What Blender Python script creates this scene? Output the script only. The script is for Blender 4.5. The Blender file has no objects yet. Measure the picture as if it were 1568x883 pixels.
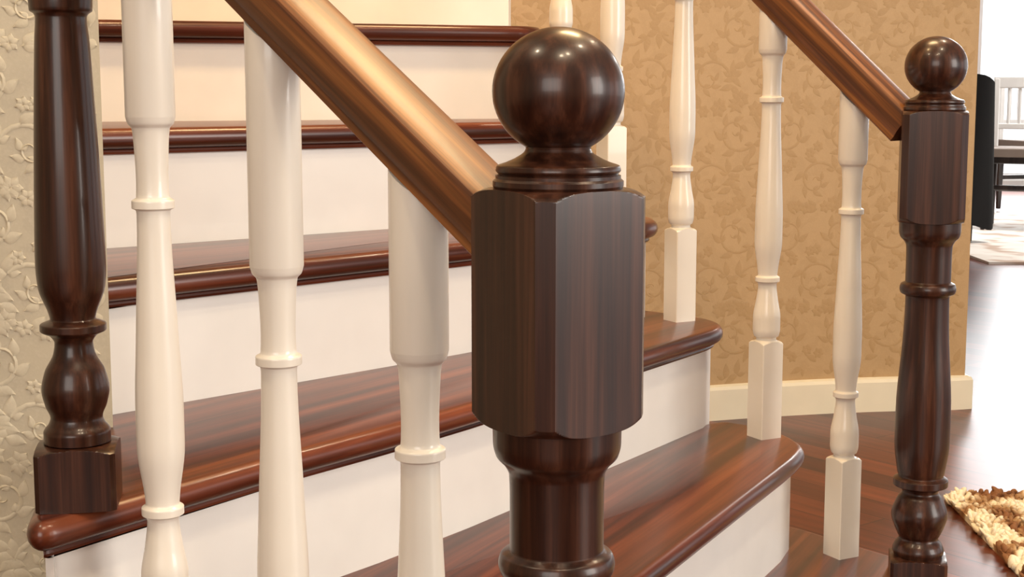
import bpy, bmesh, math, random
from mathutils import Vector, Matrix
random.seed(4)
ZC=0.842            # eye height above the floor
R=math.radians
S=bpy.context.scene
try:
    S.view_settings.view_transform='Standard'
    S.view_settings.look='None'
except Exception: pass

# ------------------------------------------------------------- helpers
def link(o,parent=None):
    S.collection.objects.link(o)
    if parent: o.parent=parent
    return o
def empty(name):
    e=bpy.data.objects.new(name,None); e.empty_display_size=.1
    return link(e)
def mesh_obj(name,vs,fs,mats=(),parent=None,smooth=None,midx=None,loc=(0,0,0),rz=0,recalc=True):
    me=bpy.data.meshes.new(name); me.from_pydata([tuple(v) for v in vs],[],fs)
    for m in mats: me.materials.append(m)
    if midx:
        for p,i in zip(me.polygons,midx): p.material_index=i
    if recalc:
        bm=bmesh.new(); bm.from_mesh(me); bmesh.ops.recalc_face_normals(bm,faces=bm.faces); bm.to_mesh(me); bm.free()
    if smooth is not None:
        for p in me.polygons: p.use_smooth=True
        me.set_sharp_from_angle(angle=R(smooth))
    me.update()
    o=bpy.data.objects.new(name,me); o.location=loc; o.rotation_euler=(0,0,rz)
    return link(o,parent)

class NT:
    def __init__(s,name):
        s.m=bpy.data.materials.new(name); s.m.use_nodes=True
        s.t=s.m.node_tree; s.b=s.t.nodes['Principled BSDF']
    def n(s,typ,**kw):
        x=s.t.nodes.new(typ)
        for k,v in kw.items(): setattr(x,k,v)
        return x
    def l(s,a,b): s.t.links.new(a,b)
    def ramp(s,fac,stops,interp='LINEAR'):
        r=s.t.nodes.new('ShaderNodeValToRGB'); r.color_ramp.interpolation=interp
        e=r.color_ramp.elements
        while len(e)<len(stops): e.new(.5)
        for el,(p,c) in zip(e,stops):
            el.position=p; el.color=(c[0],c[1],c[2],1) if not isinstance(c,(int,float)) else (c,c,c,1)
        s.l(fac,r.inputs[0]); return r.outputs[0]
    def mix(s,a,b,fac,mode='MIX'):
        x=s.t.nodes.new('ShaderNodeMix'); x.data_type='RGBA'; x.blend_type=mode
        if isinstance(fac,(int,float)): x.inputs[0].default_value=fac
        else: s.l(fac,x.inputs[0])
        for sock,v in ((x.inputs[6],a),(x.inputs[7],b)):
            if isinstance(v,tuple): sock.default_value=(v[0],v[1],v[2],1)
            else: s.l(v,sock)
        return x.outputs[2]
    def bump(s,h,strength,dist=.002):
        x=s.n('ShaderNodeBump'); x.inputs['Strength'].default_value=strength; x.inputs['Distance'].default_value=dist
        s.l(h,x.inputs['Height']); s.l(x.outputs[0],s.b.inputs['Normal'])

def wood(name,dark,mid,light,axis='z',coords='Object',sc=70,rough=.25,coat=.3,stretch=.04,lo=.36,hi=.64,spec=.5,fine=.6):
    w=NT(name)
    tc=w.n('ShaderNodeTexCoord'); mp=w.n('ShaderNodeMapping')
    s=[sc,sc,sc]; s['xyz'.index(axis)]=sc*stretch
    mp.inputs['Scale'].default_value=s
    w.l(tc.outputs[coords],mp.inputs['Vector'])
    n1=w.n('ShaderNodeTexNoise'); n1.inputs['Scale'].default_value=1; n1.inputs['Detail'].default_value=3; n1.inputs['Distortion'].default_value=.25
    w.l(mp.outputs[0],n1.inputs['Vector'])
    n2=w.n('ShaderNodeTexNoise'); n2.inputs['Scale'].default_value=6; n2.inputs['Detail'].default_value=2
    w.l(mp.outputs[0],n2.inputs['Vector'])
    c=w.ramp(n1.outputs['Fac'],[(lo,dark),(.5,mid),(hi,light)])
    f=w.ramp(n2.outputs['Fac'],[(.35,fine),(.6,1.0)])
    c=w.mix(c,f,1.0,'MULTIPLY')
    w.l(c,w.b.inputs['Base Color'])
    w.b.inputs['Roughness'].default_value=rough
    w.b.inputs['Specular IOR Level'].default_value=spec
    w.b.inputs['Coat Weight'].default_value=coat; w.b.inputs['Coat Roughness'].default_value=.12
    return w.m
def plain(name,col,rough=.4,coat=0,bump=0):
    w=NT(name)
    tc=w.n('ShaderNodeTexCoord'); n=w.n('ShaderNodeTexNoise'); n.inputs['Scale'].default_value=14
    w.l(tc.outputs['Object'],n.inputs['Vector'])
    c=w.ramp(n.outputs['Fac'],[(.3,tuple(x*.95 for x in col)),(.7,col)])
    w.l(c,w.b.inputs['Base Color']); w.b.inputs['Roughness'].default_value=rough
    w.b.inputs['Coat Weight'].default_value=coat
    if bump: w.bump(n.outputs['Fac'],bump)
    return w.m

M_newel=wood('mahogany_dark',(.022,.0066,.0036),(.040,.0125,.0060),(.082,.029,.015),'z',sc=105,rough=.32,coat=.2,stretch=.025,lo=.34,hi=.68,spec=.34,fine=.74)
M_rail =wood('mahogany_rail',(.065,.018,.004),(.150,.047,.011),(.30,.110,.026),'x','UV',sc=95,rough=.42,coat=.05,stretch=.018,lo=.36,hi=.64,fine=.66)
M_tread=wood('mahogany_tread',(.040,.0085,.004),(.105,.022,.009),(.19,.050,.021),'x',sc=44,rough=.28,coat=.14,stretch=.03,lo=.34,hi=.68,spec=.4,fine=.74)
M_white=plain('cream_paint',(.84,.78,.68),.28,.25)
M_riser=plain('white_riser_paint',(.88,.85,.80),.38,.1)
M_base =plain('cream_skirting',(.78,.72,.56),.35)
M_ceil =plain('ceiling_paint',(.8,.77,.7),.8)
M_wallw=plain('white_wall_paint',(.85,.84,.82),.8)
M_beige=plain('beige_wall_paint',(.45,.35,.24),.8)
M_black=plain('black_fabric',(.008,.008,.009),.9,0,.3)
M_chair=wood('chair_wood_dark',(.01,.005,.004),(.02,.01,.008),(.035,.02,.014),'z',sc=40,rough=.35)
M_chairw=plain('chair_back_white',(.85,.85,.85),.5)
M_seat =plain('seat_fabric',(.24,.19,.16),.8)
M_frame=plain('window_frame_white',(.85,.85,.85),.4)

def wallpaper(name,base,pat,hi,scale):
    w=NT(name)
    tc=w.n('ShaderNodeTexCoord')
    nz=w.n('ShaderNodeTexNoise'); nz.inputs['Scale'].default_value=scale; nz.inputs['Detail'].default_value=3; nz.inputs['Distortion'].default_value=1.2
    w.l(tc.outputs['Object'],nz.inputs['Vector'])
    c=w.mix(base,pat,w.ramp(nz.outputs['Fac'],[(.48,0.0),(.56,.55)]))
    fine=w.n('ShaderNodeTexNoise'); fine.inputs['Scale'].default_value=260; w.l(tc.outputs['Object'],fine.inputs['Vector'])
    c=w.mix(c,hi,w.ramp(fine.outputs['Fac'],[(.5,0.0),(.75,.5)]))
    w.l(c,w.b.inputs['Base Color']); w.b.inputs['Roughness'].default_value=.5
    w.bump(fine.outputs['Fac'],.12,.001)
    return w.m
M_gold=wallpaper('gold_wallpaper',(.455,.300,.142),(.42,.272,.122),(.49,.328,.16),20)
M_goldp=wallpaper('gold_wallpaper_motif',(.395,.250,.105),(.42,.268,.115),(.44,.285,.128),40)
M_cream=wallpaper('cream_wallpaper',(.54,.465,.33),(.49,.42,.30),(.60,.52,.39),26)
M_creamp=wallpaper('cream_wallpaper_motif',(.61,.53,.38),(.56,.48,.34),(.66,.58,.42),60)

def floor_mat():
    w=NT('parquet_floor'); tc=w.n('ShaderNodeTexCoord'); mp=w.n('ShaderNodeMapping')
    mp.inputs['Rotation'].default_value=(0,0,R(52)); w.l(tc.outputs['Object'],mp.inputs['Vector'])
    b=w.n('ShaderNodeTexBrick'); b.inputs['Scale'].default_value=1
    b.inputs['Brick Width'].default_value=.9; b.inputs['Row Height'].default_value=.09
    b.inputs['Mortar Size'].default_value=.0014; b.inputs['Color1'].default_value=(.055,.010,.005,1)
    b.inputs['Color2'].default_value=(.17,.040,.017,1); b.inputs['Mortar'].default_value=(.01,.003,.002,1)
    w.l(mp.outputs[0],b.inputs['Vector'])
    m2=w.n('ShaderNodeMapping'); m2.inputs['Scale'].default_value=(3,40,1); w.l(mp.outputs[0],m2.inputs['Vector'])
    n=w.n('ShaderNodeTexNoise'); n.inputs['Scale'].default_value=1; n.inputs['Detail'].default_value=4; w.l(m2.outputs[0],n.inputs['Vector'])
    c=w.mix(b.outputs['Color'],w.ramp(n.outputs['Fac'],[(.3,.6),(.7,1.2)]),1.0,'MULTIPLY')
    w.l(c,w.b.inputs['Base Color']); w.b.inputs['Roughness'].default_value=.33; w.b.inputs['Specular IOR Level'].default_value=.4
    return w.m
M_floor=floor_mat()

def pchip(pts,sub=6):
    n=len(pts); d=[]; h=[]
    for i in range(n-1):
        hh=max(pts[i+1][0]-pts[i][0],1e-6); h.append(hh); d.append((pts[i+1][1]-pts[i][1])/hh)
    m=[0]*n
    for i in range(1,n-1):
        m[i]=0 if d[i-1]*d[i]<=0 else 2*d[i-1]*d[i]/(d[i-1]+d[i])
    m[0]=d[0]; m[-1]=d[-1]
    out=[]
    for i in range(n-1):
        k=sub if h[i]>.002 else 1
        for j in range(k):
            t=j/k; a=2*t**3-3*t*t+1; b=t**3-2*t*t+t; c=-2*t**3+3*t*t; e=t**3-t*t
            out.append((pts[i][0]+t*h[i],max(.0005,a*pts[i][1]+b*h[i]*m[i]+c*pts[i+1][1]+e*h[i]*m[i+1])))
    out.append(pts[-1]); return out

def box_rows(h0,h1,half,cham,r0,r1,sh0,sh1,n=12):
    rc=half*math.sqrt(2); rows=[]
    for i in range(n+1):
        a=i/n; rows.append((h0+sh0*(1-math.cos(a*math.pi/2)), r0+(rc-r0)*math.sin(a*math.pi/2),half,cham))
    for i in range(n+1):
        a=1-i/n; rows.append((h1-sh1*(1-math.cos(a*math.pi/2)), r1+(rc-r1)*math.sin(a*math.pi/2),half,cham))
    return rows

def lathe(name,rows,mat,loc,rz=0,seg=64,parent=None,smooth=32,topslope=None):
    th=set(round(i*2*math.pi/seg,6) for i in range(seg))
    for half,ch in set((r[2],r[3]) for r in rows if r[2]):
        dd=half*math.sqrt(2)-ch
        t=math.atan(dd*math.sqrt(2)/half-1)
        for q in range(4):
            for e in (t,math.pi/2-t): th.add(round(q*math.pi/2+e,6))
    th=sorted(th); n=len(th); vs=[]
    for (h,r,half,ch) in rows:
        for a in th:
            rr=r
            if half:
                c=abs(math.cos(a)); s_=abs(math.sin(a))
                sq=half/max(c,s_)
                dd=half*math.sqrt(2)-ch
                sq=min(sq,dd/((c+s_)/math.sqrt(2)))
                rr=min(r,sq)
            vs.append((rr*math.cos(a),rr*math.sin(a),h))
    if topslope:
        k=len(vs)-n
        for i in range(k,len(vs)):
            x,y,z=vs[i]; wx=x*math.cos(rz)-y*math.sin(rz); wy=x*math.sin(rz)+y*math.cos(rz)
            vs[i]=(x,y,z+wx*topslope[0]+wy*topslope[1])
    fs=[]
    for i in range(len(rows)-1):
        for j in range(n):
            k=(j+1)%n
            fs.append((i*n+j,i*n+k,(i+1)*n+k,(i+1)*n+j))
    fs.append(tuple(range(n))[::-1]); fs.append(tuple((len(rows)-1)*n+j for j in range(n)))
    return mesh_obj(name,vs,fs,[mat],parent,smooth,loc=loc,rz=rz)
def rnd(pts): return [(h,r,0,0) for h,r in pchip(pts)]

# ------------------------------------------------------------- newel posts
def newel(topz,basez,x,y,rz):
    L=topz-basez; k=(L-.358)/(.754-.358)
    def H(t): return L-t if t<=.358 else L-.358-(t-.358)*k
    low=[(.724,.033),(.716,.0355),(.708,.033),(.698,.027),(.694,.029),(.665,.0385),(.64,.030),(.632,.0245),(.627,.027),(.622,.0375),(.614,.0375),(.609,.031),(.603,.0325),(.56,.0375),(.52,.0375),(.40,.0305),(.358,.0295),
         (.354,.030),(.350,.0365),(.344,.038),(.338,.0365),(.334,.0305),(.33,.0305),(.30,.0305),(.285,.031),(.279,.0335),(.272,.0395),(.264,.0413),(.252,.0415)]
    rows=box_rows(0,H(.724),.0385,.003,.030,.033,.002,.008)
    rows+=rnd([(H(t),r) for t,r in low])
    rows+=box_rows(H(.252),H(.100),.043,.0062,.0413,.0405,.026,.018,60)
    up=[(.100,.0405),(.0985,.0413),(.0955,.0413),(.094,.0395),(.092,.0395),(.0915,.0378),(.0890,.0395),(.0862,.0388),(.084,.033),(.081,.0265),(.0775,.0215),(.0755,.0205)]
    rows+=rnd([(H(t),r) for t,r in up])
    rb=.0415; rv=.0398; cy=.0398
    a0=math.asin(.0207/rb); N=30
    for i in range(N+1):
        a=(math.pi-a0)*(1-i/N)
        rows.append((H(cy-rv*math.cos(a)),max(.0004,rb*math.sin(a)),0,0))
    return lathe('newel_post',rows,M_newel,(x,y,ZC+basez),rz,240,smooth=22)
lY,lZ,lA,lB,lC,lD,lE=[-.684+.158*i for i in range(7)]
newel(.038,lY,.029,.94,R(35.5))
newel(.070,lY,.5745,2.044,R(-12))

def newel_left():
    p=[(.052,.026),(.057,.029),(.066,.029),(.074,.024),(.079,.0225),(.090,.0265),(.104,.0292),(.120,.026),(.136,.018),(.146,.0165),(.152,.020),(.157,.0285),(.162,.0285),(.167,.0195),(.172,.0205),(.195,.0285),(.215,.0300),(.26,.0290),(.41,.0228),(.428,.0215),(.431,.0225),(.434,.0262),(.446,.0268),(.449,.022),(.47,.0205),(.50,.0215),(.515,.028),(.52,.028)]
    rows=box_rows(0,.056,.0345,.003,.032,.026,.001,.010,20)
    rows+=rnd([(.056,.026)]+p[1:])
    rows+=box_rows(.52,.67,.0345,.004,.031,.031,.012,.01)
    rows+=rnd([(.67,.031),(.674,.033),(.68,.031),(.684,.018),(.69,.017)])
    for i in range(17):
        a=(math.pi-.5)*(1-i/16); rows.append((.722-.034*math.cos(a),max(.0004,.034*math.sin(a)),0,0))
    return lathe('newel_post',rows,M_newel,(-.387,1.300,ZC+lA),R(10),128,smooth=24)
newel_left()

# ------------------------------------------------------------- balusters
def baluster(x,y,base,ring,top,rz,slope):
    b0=ring-.508
    off=b0-base
    p=[(.148,.0185),(.150,.0150),(.153,.0150),(.156,.0185),(.166,.0205),(.184,.0205),(.21,.0165),(.233,.0137),(.237,.015),(.239,.0182),(.245,.0182),(.248,.0145),(.255,.0150),(.30,.0205),(.33,.0205),(.40,.0178),(.50,.0140),(.504,.0145),(.506,.0180),(.512,.0180),(.515,.0140),(.53,.0135),(.560,.0145),(.573,.0158),(.577,.0190),(.583,.0208)]
    rows=box_rows(0,.148+off,.0187,.0008,.0187*1.42,.017,.001,.006)
    rows+=rnd([(h+off,r) for h,r in p])
    rows.append((top-base,.0208,0,0))
    return lathe('baluster',rows,M_white,(x,y,ZC+base),rz,48,topslope=slope)

nd=Vector((-.715,.70,0)).normalized(); N0=Vector((.029,.94,0)); SL=.647
def npt(t): return N0+nd*t
def nz(t): return -.077+(t-.067)*SL
for t,ring,base in ((.1285,-.2565,lY),(.292,-.2105,lY),(.464,-.0985,lZ)):
    p=npt(t); baluster(p.x-.002,p.y,base,ring,nz(t)-.0245,R(20),(nd.x*SL,nd.y*SL))
rpts=[(.4865,2.136),(.384,2.225),(.268,2.362),(.166,2.50),(.085,2.625)]
rp=[(.5745,2.044,-.084),(.4885,2.1265,.0165),(.384,2.225,.140),(.268,2.362,.295),(.166,2.50,.455),(.085,2.625,.61),(-.01,2.80,.79)]
for i,((x,y),b) in enumerate(zip(rpts,[lY,lZ,lA,lB,lC])):
    a=Vector(rp[i]); c=Vector(rp[i+2]); m=c-a; h=Vector((m.x,m.y)); s=m.z/h.length; h.normalize()
    baluster(x,y,b,b+.508,rp[i+1][2]-.031,R(28),(h.x*s,h.y*s))

# ------------------------------------------------------------- handrails
PROF=[(-.0205,-.0205),(.0205,-.0205),(.0225,-.019),(.0225,-.013),(.0240,-.011),(.0262,-.006),(.0268,.000),(.0268,.0095),(.0262,.0135),(.0243,.0162),(.021,.0175),(.012,.0185),(0,.0188)]
PROF=PROF+[(-x,y) for x,y in reversed(PROF[2:-1])]
def sweep(name,path,prof,mat,parent=None,up=Vector((0,0,1)),smooth=30):
    path=[Vector(p) for p in path]; n=len(prof); vs=[]; L=[0]
    for i,p in enumerate(path):
        if i: L.append(L[-1]+(p-path[i-1]).length)
        t=(path[min(i+1,len(path)-1)]-path[max(i-1,0)]).normalized()
        s=t.cross(up).normalized(); u=s.cross(t).normalized()
        for a,b in prof: vs.append(p+s*a+u*b)
    fs=[]
    for i in range(len(path)-1):
        for j in range(n):
            k=(j+1)%n; fs.append((i*n+j,i*n+k,(i+1)*n+k,(i+1)*n+j))
    fs.append(tuple(range(n))); fs.append(tuple((len(path)-1)*n+j for j in range(n)))
    o=mesh_obj(name,vs,fs,[mat],parent,smooth)
    me=o.data; uv=me.uv_layers.new(name='UVMap')
    for lp in me.loops:
        i,j=divmod(lp.vertex_index,n); a,b=prof[j]
        uv.data[lp.index].uv=(L[i],a+b*.7)
    return o
def crom(pts,sub=8):
    P=[Vector(p) for p in pts]; P=[2*P[0]-P[1]]+P+[2*P[-1]-P[-2]]; out=[]
    for i in range(1,len(P)-2):
        for j in range(sub):
            t=j/sub; a,b,c,d=P[i-1:i+3]
            out.append(.5*((2*b)+(c-a)*t+(2*a-5*b+4*c-d)*t*t+(3*b-a-3*c+d)*t**3))
    out.append(P[-2]); return out
ts=[.041+i*.0505 for i in range(11)]
sweep('handrail',[(npt(t).x,npt(t).y,ZC+nz(t)) for t in ts],PROF,M_rail)
q=[Vector((x,y,z+ZC)) for x,y,z in rp]
q[0]=q[0].lerp(q[2],.14)
cr=crom(q[1:])
sweep('handrail',[q[0].lerp(q[2],i/6) for i in range(6)]+cr[8:],[(a*.98,b*1.25) for a,b in PROF],M_rail)

# ------------------------------------------------------------- staircase
def fillet(poly,rad):
    out=[]; n=len(poly)
    for i in range(n):
        p=Vector(poly[i][:2]); a=Vector(poly[i-1][:2]); b=Vector(poly[(i+1)%n][:2])
        r=poly[i][2] if len(poly[i])>2 else rad
        da=(a-p); db=(b-p); ra=min(r,da.length*.49); rb=min(r,db.length*.49)
        A=p+da.normalized()*ra; B=p+db.normalized()*rb
        for k in range(6):
            t=k/5; out.append(A*(1-t)**2+p*2*t*(1-t)+B*t*t)
    res=[]
    for q in out:
        if not res or (q-res[-1]).length>.0015: res.append(q)
    if (res[0]-res[-1]).length<.0015: res.pop()
    return res
def inset(poly,d):
    n=len(poly); out=[]
    for i in range(n):
        p=poly[i]; e1=(p-poly[i-1]).normalized(); e2=(poly[(i+1)%n]-p).normalized()
        n1=Vector((-e1.y,e1.x)); n2=Vector((-e2.y,e2.x)); m=(n1+n2)
        if m.length<1e-4: m=n1
        m=m.normalized(); c=max(.5,m.dot(n1)); out.append(p+m*d/c)
    return out
def stack(name,layers,mat,parent,ang=0,smooth=35):
    n=len(layers[0][0]); vs=[]; ca,sa=math.cos(-ang),math.sin(-ang)
    for pl,z in layers:
        for q in pl: vs.append((q.x*ca-q.y*sa,q.x*sa+q.y*ca,z+ZC))
    fs=[]
    for i in range(len(layers)-1):
        for j in range(n):
            k=(j+1)%n; fs.append((i*n+j,i*n+k,(i+1)*n+k,(i+1)*n+j))
    fs.append(tuple(range(n))[::-1]); fs.append(tuple((len(layers)-1)*n+j for j in range(n)))
    return mesh_obj(name,vs,fs,[mat],parent,smooth,rz=ang)
stair=empty('staircase')
T={
 'Y':(lY,64,[(-.02,.855,.03),(.085,.865,.03),(.625,1.95,.05),(.632,2.03,.04),(.585,2.11),(.52,2.19),(.46,2.27),(.40,2.33),(.30,2.28),(-.2,1.50),(-.50,1.50),(-.50,1.12),(-.16,.92)]),
 'Z':(lZ,63,[(-.45,1.165),(-.30,1.19),(-.17,1.245),(-.05,1.345),(.02,1.405),(.1426,1.565),(.30,1.875),(.412,2.095,.03),(.437,2.16,.03),(.430,2.225,.03),(.40,2.29,.03),(.34,2.34),(.20,2.25),(-.25,1.66),(-.47,1.56)]),
 'A':(lA,55.5,[(-.417,1.236,.02),(-.397,1.230,.02),(-.313,1.354),(-.2226,1.484),(-.131,1.600),(-.034,1.735),(.18,2.060),(.318,2.272,.03),(.337,2.325,.03),(.322,2.385,.03),(.27,2.44),(.20,2.50),(.05,2.42),(-.30,2.05),(-.50,1.83),(-.49,1.60)]),
 'B':(lB,46,[(-.475,1.612),(-.062,2.033),(.212,2.335,.03),(.238,2.39,.03),(.232,2.47,.03),(.19,2.56),(.11,2.61),(-.2,2.5),(-.62,2.20),(-.62,1.95)]),
 'C':(lC,38,[(-.60,1.89),(-.53,1.943),(.095,2.43,.03),(.116,2.49,.03),(.125,2.62),(.13,2.68),(.04,2.76),(-.4,2.72),(-.92,2.5),(-.90,2.32)]),
 'D':(lD,20,[(-.93,2.235),(-.68,2.325),(.035,2.595,.025),(.055,2.645,.025),(.05,2.78),(-.1,2.95),(-1.1,2.95),(-1.1,2.60)]),
 'E':(lE,5,[(-1.25,2.75),(.015,2.80),(.02,2.95),(-.1,3.15),(-1.3,3.1)]),
}
for k,(z,ang,pl) in T.items():
    P=fillet(pl,.018); t=.027; r=t/2; L=[]
    for i in range(9):
        a=math.pi*i/8; L.append((inset(P,r*(1-math.sin(a))*.9),z-r-r*math.cos(a)))
    stack('tread_'+k.lower(),L,M_tread,stair,R(ang))
    L=[]
    for i in range(5):
        a=math.pi*i/4; L.append((inset(P,.013+.004*(1-math.sin(a))),z-t-.008+.008*(1-math.cos(a))/2))
    stack('cove_moulding_'+k.lower(),L,M_tread,stair,R(ang))
    Q=inset([Vector(p[:2]) for p in pl],.022)
    stack('riser_'+k.lower(),[(Q,-ZC if k in 'YZAB' else z-.5),(Q,z-t-.004)],M_riser,stair,0,20)

# ------------------------------------------------------------- room shell
def prism(name,pl,z0,z1,mat,parent=None,smooth=None):
    return stack(name,[([Vector(p) for p in pl],z0-ZC),([Vector(p) for p in pl],z1-ZC)],mat,parent,0,smooth)
HC=2.75
prism('floor',[(-3,-3.4),(9,-3.4),(9,13),(-3,13)],-.05,0,M_floor)
prism('ceiling',[(-3,-3.4),(9,-3.4),(9,13),(-3,13)],HC,HC+.05,M_ceil)
wl=prism('wall_left',[(-.437,1.60),(-1.25,2.75),(-2.9,2.75),(-2.9,1.45),(-1.6,1.50)],0,HC,M_cream)
arc=[(-2.9,2.78),(-1.6,3.02),(-1.0,3.2),(-.5,3.38),(-.1,3.53),(.2,3.64),(.53,3.755),(.72,3.81),(.88,3.845),(1.05,3.87),(1.198,3.882)]
arc=[(v.x,v.y) for v in crom([(a,b,0) for a,b in arc],5)]
back=[(x-.03,y+.16) for x,y in arc]; back[-1]=(arc[-1][0],arc[-1][1]+.16)
wb=prism('wall_back',arc+back[::-1],0,HC,M_gold,smooth=25)

# --- raised scroll-and-leaf pattern of the wallpapers, mapped onto the wall surfaces
def leaf(cx,cy,ang,L,W,bend=.25):
    n=6; up=[];dn=[];mid=[]
    for i in range(n+1):
        t=i/n; w=W*math.sin(math.pi*t**.8)*.5; y0=bend*L*t*t
        for arr,s in ((up,1),(dn,-1),(mid,0)): arr.append((L*t,y0+s*w))
    ca,sa=math.cos(ang),math.sin(ang); f=lambda p:(cx+p[0]*ca-p[1]*sa,cy+p[0]*sa+p[1]*ca)
    return [f(p) for p in up],[f(p) for p in mid],[f(p) for p in dn]
def motif(s,flip,fat):
    out=[]; c=[]
    for i in range(27):
        th=.4+i*.33; r=.44*s*math.exp(-.19*th*1.25)
        c.append((r*math.cos(th),r*math.sin(th)))
    l=[];mm=[];r_=[]
    for i,(x,y) in enumerate(c):
        a=c[max(i-1,0)];b=c[min(i+1,26)]; t=Vector((b[0]-a[0],b[1]-a[1])).normalized(); w=s*.020*fat*(1.3-i/26)
        l.append((x-t.y*w,y+t.x*w)); mm.append((x,y)); r_.append((x+t.y*w,y-t.x*w))
    out.append((l,mm,r_))
    for i in range(0,21,3):
        a=c[i];b=c[i+1]; an=math.atan2(b[1]-a[1],b[0]-a[0]); k=s*(.27-.006*i)
        out.append(leaf(a[0],a[1],an-1.0,k,k*.48*fat,.3))
        if i%2==0: out.append(leaf(a[0],a[1],an+.75,k*.6,k*.32*fat,-.2))
    x0,y0=c[0]
    for j in range(4):
        out.append(leaf(x0+s*.05*j,y0-s*.13*j,-1.2-.5*(j%2)+.9,s*.26,s*.12*fat,.2*(1 if j%2 else -1)))
    for fx,fy,k in ((.30*s,-.42*s,1.2),(-.36*s,-.38*s,.9),(-.40*s,.36*s,.8)):
        for j in range(6): out.append(leaf(fx,fy,j*math.pi/3+.2,s*.13*k,s*.11*k,0))
    for j in range(3): out.append(leaf(-.05*s+.02*s*j,-.48*s,1.9+.55*j,s*.22,s*.11*fat,.2))
    if flip: out=[tuple([(-x,y) for x,y in row] for row in st) for st in out]
    return out
def relief(name,parent,mat,mapf,u0,u1,v0,v1,s,hgt,fat=1,u_off=0):
    vs=[];fs=[]; rows=int((v1-v0)/(s*.86))+3; cols=int((u1-u0)/s)+3
    for r in range(rows):
        for c in range(cols):
            u=u0+u_off+c*s+(s/2 if r%2 else 0)-s*.5; v=v0+r*s*.86
            an=random.uniform(-.3,.3)+(math.pi if r%2 else 0); ca,sa=math.cos(an),math.sin(an)
            for st in motif(s,(c+r)%2==0,fat):
                n=len(st[0]); pts=[]; ok=True
                for k,row in enumerate(st):
                    for (x,y) in row:
                        uu=u+x*ca-y*sa; vv=v+x*sa+y*ca
                        if not(u0<uu<u1 and v0<vv<v1): ok=False
                        pts.append((uu,vv,hgt if k==1 else .0002))
                if not ok: continue
                o=len(vs); vs+= [mapf(*p) for p in pts]
                for i in range(n-1):
                    fs.append((o+i,o+i+1,o+n+i+1,o+n+i)); fs.append((o+n+i,o+n+i+1,o+2*n+i+1,o+2*n+i))
    mesh_obj(name,vs,fs,[mat],parent,60,recalc=False)
arcL=[0]
for i in range(1,len(arc)): arcL.append(arcL[-1]+math.dist(arc[i],arc[i-1]))
def map_back(u,v,h):
    for i in range(1,len(arc)):
        if arcL[i]>=u or i==len(arc)-1:
            t=(u-arcL[i-1])/(arcL[i]-arcL[i-1]); a=Vector(arc[i-1]);b=Vector(arc[i]); d=(b-a).normalized(); p=a+(b-a)*t
            return (p.x+d.y*h,p.y-d.x*h,v)
def map_left(u,v,h):
    a=Vector((-.437,1.60)); d=Vector((-1.163,-.10)).normalized(); p=a+d*u
    return (p.x,p.y-h,v)
relief('wallpaper_motif',wb,M_goldp,map_back,arcL[-1]-2.0,arcL[-1]-.005,.09,2.3,.15,.0006)
relief('wallpaper_motif',wl,M_creamp,map_left,.002,.60,.02,1.7,.088,.0016,1.35,.03)

bb=arc+[(arc[-1][0],arc[-1][1]+.16)]
prof_b=[(0,0),(.016,0),(.016,.078),(.012,.086),(.004,.090),(0,.090)]
vs=[];n=len(prof_b)
A2=[Vector(p) for p in bb]
for i,p in enumerate(A2):
    a=A2[max(i-1,0)]; b=A2[min(i+1,len(A2)-1)]; t=(b-a).normalized(); nn=Vector((t.y,-t.x))
    sc=1.35 if i==len(A2)-2 else 1
    for d,h in prof_b: vs.append((p.x+nn.x*d*sc,p.y+nn.y*d*sc,h))
fs=[(i*n+j,i*n+(j+1)%n,(i+1)*n+(j+1)%n,(i+1)*n+j) for i in range(len(A2)-1) for j in range(n)]
fs+=[tuple(range(n)),tuple((len(A2)-1)*n+j for j in range(n))]
mesh_obj('baseboard_back',vs,fs,[M_base],None,20)
prism('wall_front',[(-3,-3.4),(9,-3.4),(9,-3.3),(-3,-3.3)],0,HC,M_beige)
prism('wall_west',[(-3,-3.3),(-2.9,-3.3),(-2.9,13),(-3,13)],0,HC,M_beige)

def boxes(name,lst,mats,loc=(0,0,0),rz=0,parent=None,bev=0):
    vs=[];fs=[];mi=[]
    for b in lst:
        cx,cy,cz,sx,sy,sz,m=b[:7]; tp=b[7] if len(b)>7 else 1
        o=len(vs)
        for dz in(-1,1):
            k=tp if dz<0 else 1
            for dx,dy in((-1,-1),(1,-1),(1,1),(-1,1)): vs.append((cx+dx*sx/2*k,cy+dy*sy/2*k,cz+dz*sz/2))
        for f in((0,3,2,1),(4,5,6,7),(0,1,5,4),(1,2,6,5),(2,3,7,6),(3,0,4,7)): fs.append(tuple(o+q for q in f)); mi.append(m)
    o=mesh_obj(name,vs,fs,mats,parent,None,mi,loc,rz)
    if bev:
        md=o.modifiers.new('b','BEVEL'); md.width=bev; md.segments=2
    return o
def window_wall(wname,winname,x0,x1,y0,y1,axis,openings,zs=.25,zt=2.35):
    L=[]; th=.15
    def add(a,b,z0,z1,m=0,t=th):
        if axis=='x': L.append(((a+b)/2,(y0+y1)/2,(z0+z1)/2,b-a,t,z1-z0,m))
        else: L.append(((x0+x1)/2,(a+b)/2,(z0+z1)/2,t,b-a,z1-z0,m))
    s,e=(x0,x1) if axis=='x' else (y0,y1)
    cur=s
    for a,b in openings:
        add(cur,a,0,HC); add(a,b,0,zs); add(a,b,zt,HC); cur=b
    add(cur,e,0,HC)
    boxes(wname,L,[M_wallw])
    for i,(a,b) in enumerate(openings):
        L=[]
        for q in (a+.03,(a+b)/2,b-.03): add(q-.03,q+.03,zs,zt,0,.06)
        add(a,b,zs,zs+.06,0,.06); add(a,b,zt-.06,zt,0,.06)
        boxes('%s_%d'%(winname,i+1),L,[M_frame])
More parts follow.
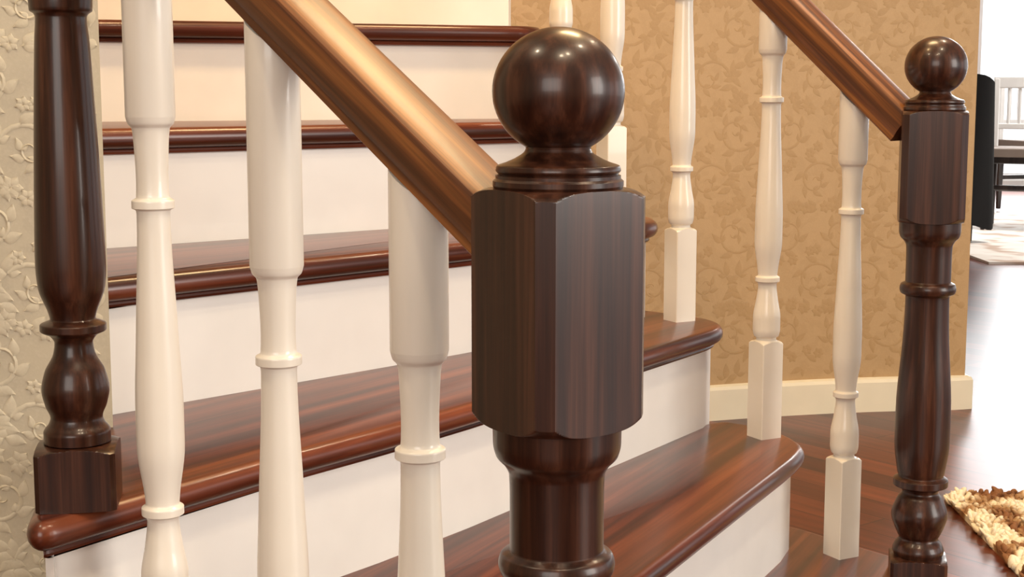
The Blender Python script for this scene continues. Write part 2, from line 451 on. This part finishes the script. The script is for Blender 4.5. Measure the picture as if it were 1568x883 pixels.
window_wall('wall_far','window_far',-3,9,13,13,'x',[(2.6,5.4),(6.0,8.6)],.05,2.6)
window_wall('wall_right','window_side',8.9,8.9,-3.3,12.9,'y',[(-2,.5),(1.2,3.8),(5,8),(9,12)],.1,2.5)

# ------------------------------------------------------------- dining chairs, coat, rugs
def chair(x,y,rz,mb=0):
    L=[]
    for sx in(-.2,.2):
        L.append((sx,-.19,.22,.045,.045,.44,0,.6))
        L.append((sx,.2,.22,.045,.045,.44,0,.6))
        L.append((sx,.215,.66,.035,.03,.46,mb))
    L.append((0,0,.415,.42,.40,.05,0)); L.append((0,-.005,.455,.45,.44,.05,1))
    L.append((0,.217,.865,.44,.03,.07,mb)); L.append((0,.217,.60,.40,.02,.035,mb))
    for i in range(5): L.append((-.13+.065*i,.217,.73,.018,.014,.26,mb))
    L.append((0,-.19,.25,.38,.02,.03,0));L.append((0,.2,.22,.38,.02,.03,0))
    return boxes('dining_chair',L,[M_chair,M_seat,M_chairw],(x,y,.013),rz,bev=.006)
chair(3.05,8.9,R(-25),2); chair(3.62,10.2,R(15),2); chair(2.335,8.35,R(170))
vs=[];fs=[]; nu,nv=28,16
for j in range(nv+1):
    v=j/nv
    for i in range(nu):
        a=2*math.pi*i/nu
        w=.235+.02*v; d=.045+.03*v+.012*math.sin(a*5+v*3)*v
        vs.append((w*math.copysign(abs(math.cos(a))**.6,math.cos(a)),d*math.sin(a)*1.2,.92-.82*v-(.05*(math.cos(a)**4))*(1-v)+.02*math.sin(3*a)*v))
for j in range(nv):
    for i in range(nu): k=(i+1)%nu; fs.append((j*nu+i,j*nu+k,(j+1)*nu+k,(j+1)*nu+i))
fs.append(tuple(range(nu)))
mesh_obj('black_coat',vs,fs,[M_black],None,60,loc=(2.365,8.135,.0),rz=R(-10))

def rug_mat(name,cols,sc):
    w=NT(name); tc=w.n('ShaderNodeTexCoord'); n=w.n('ShaderNodeTexNoise'); n.inputs['Scale'].default_value=sc; n.inputs['Detail'].default_value=1
    w.l(tc.outputs['Object'],n.inputs['Vector'])
    w.l(w.ramp(n.outputs['Fac'],cols),w.b.inputs['Base Color']); w.b.inputs['Roughness'].default_value=.95
    w.b.inputs['Specular IOR Level'].default_value=.1
    return w.m
M_shag=rug_mat('shag_pile',[(.43,(.24,.11,.05)),(.49,(.42,.26,.13)),(.53,(.80,.70,.51)),(.7,(.88,.82,.67))],10)
M_far=rug_mat('far_rug_pile',[(.35,(.60,.46,.38)),(.45,(.84,.78,.72)),(.6,(.9,.87,.82))],6)
vs=[];fs=[]
def tuft(x,y,h,w):
    o=len(vs); a=random.random()*6.28; lx=random.gauss(0,.009); ly=random.gauss(0,.009); m=7
    prof=[(.004,.9),(h*.4,1.1),(h*.7,1.0),(h*.9,.7),(h*.98,.35)]
    for z,k in prof:
        f=(z/h)**1.5
        for q in range(m): vs.append((x+lx*f+w*k*math.cos(a+q*6.283/m),y+ly*f+w*k*math.sin(a+q*6.283/m),z))
    for i in range(4):
        for q in range(m): r=(q+1)%m; fs.append((o+i*m+q,o+i*m+r,o+(i+1)*m+r,o+(i+1)*m+q))
    fs.append(tuple(o+4*m+q for q in range(m)))
RX1,RY1=1.2,1.25
vs+= [(0,0,0),(RX1,0,0),(RX1,RY1,0),(0,RY1,0),(0,0,.012),(RX1,0,.012),(RX1,RY1,.012),(0,RY1,.012)]
fs+=[(0,3,2,1),(4,5,6,7),(0,1,5,4),(1,2,6,5),(2,3,7,6),(3,0,4,7)]
for i in range(15000):
    x=random.uniform(0,RX1); y=random.uniform(0,RY1)
    if x>.75 and i%3: continue
    tuft(x,y,random.uniform(.016,.027),random.uniform(.0045,.0080))
mesh_obj('shag_rug',vs,fs,[M_shag],None,80,loc=(.862,1.750,.0),rz=R(-1.5),recalc=False)
boxes('dining_rug',[(0,0,.006,3.6,2.9,.012,0)],[M_far],(4.1,8.6,0))

# ------------------------------------------------------------- lights
def area(name,loc,target,size,power,col,sy=None,spread=180):
    l=bpy.data.lights.new(name,'AREA'); l.energy=power; l.color=col; l.size=size
    if sy: l.shape='RECTANGLE'; l.size_y=sy
    else: l.shape='DISK'
    l.spread=R(spread)
    o=bpy.data.objects.new(name,l); o.location=loc
    o.rotation_euler=(Vector(target)-Vector(loc)).to_track_quat('-Z','Y').to_euler()
    return link(o)
area('window_light_side',(4.2,-.6,1.5),(0,1.5,.7),1.7,125,(1,.94,.87),2.0)
area('fill_light_front',(-.9,-2.9,1.7),(0,2,.7),2.2,70,(1,.95,.89),1.7)  # added soft fill behind the camera; the front wall has no window
area('window_light_far',(4.0,12.5,1.5),(3.4,4,.4),2.6,220,(.97,.98,1),2.2)
for i,(x,y,p) in enumerate([(.15,.15,8),(.45,.35,8),(.9,1.3,9),(1.3,2.9,10),(-.9,.9,9)]):
    area('ceiling_spot_%d'%(i+1),(x,y,HC-.02),(x,y,0),.12,p,(1,.80,.55),None,150)
area('ceiling_lamp_upper',(.42,2.45,HC-.05),(.0,1.2,.9),.6,42,(1,.68,.34))
area('ceiling_lamp_stairs',(-.35,1.75,HC-.05),(-.35,2.75,1.1),.2,10,(1,.66,.32),None,90)
area('dining_room_lamp',(3.4,8.2,HC-.05),(3.4,8.2,0),.8,70,(1,.95,.88))
W=bpy.data.worlds.new('world'); S.world=W; W.use_nodes=True
bg=W.node_tree.nodes['Background']; bg.inputs[0].default_value=(.97,.985,1,1); bg.inputs[1].default_value=1.7

# ------------------------------------------------------------- camera
cd=bpy.data.cameras.new('camera'); cam=bpy.data.objects.new('camera',cd); link(cam)
cam.location=(0,0,ZC); cam.rotation_euler=(R(90-7.64),0,0)
cd.sensor_width=36; cd.lens=52.46; cd.clip_start=.02
S.camera=cam
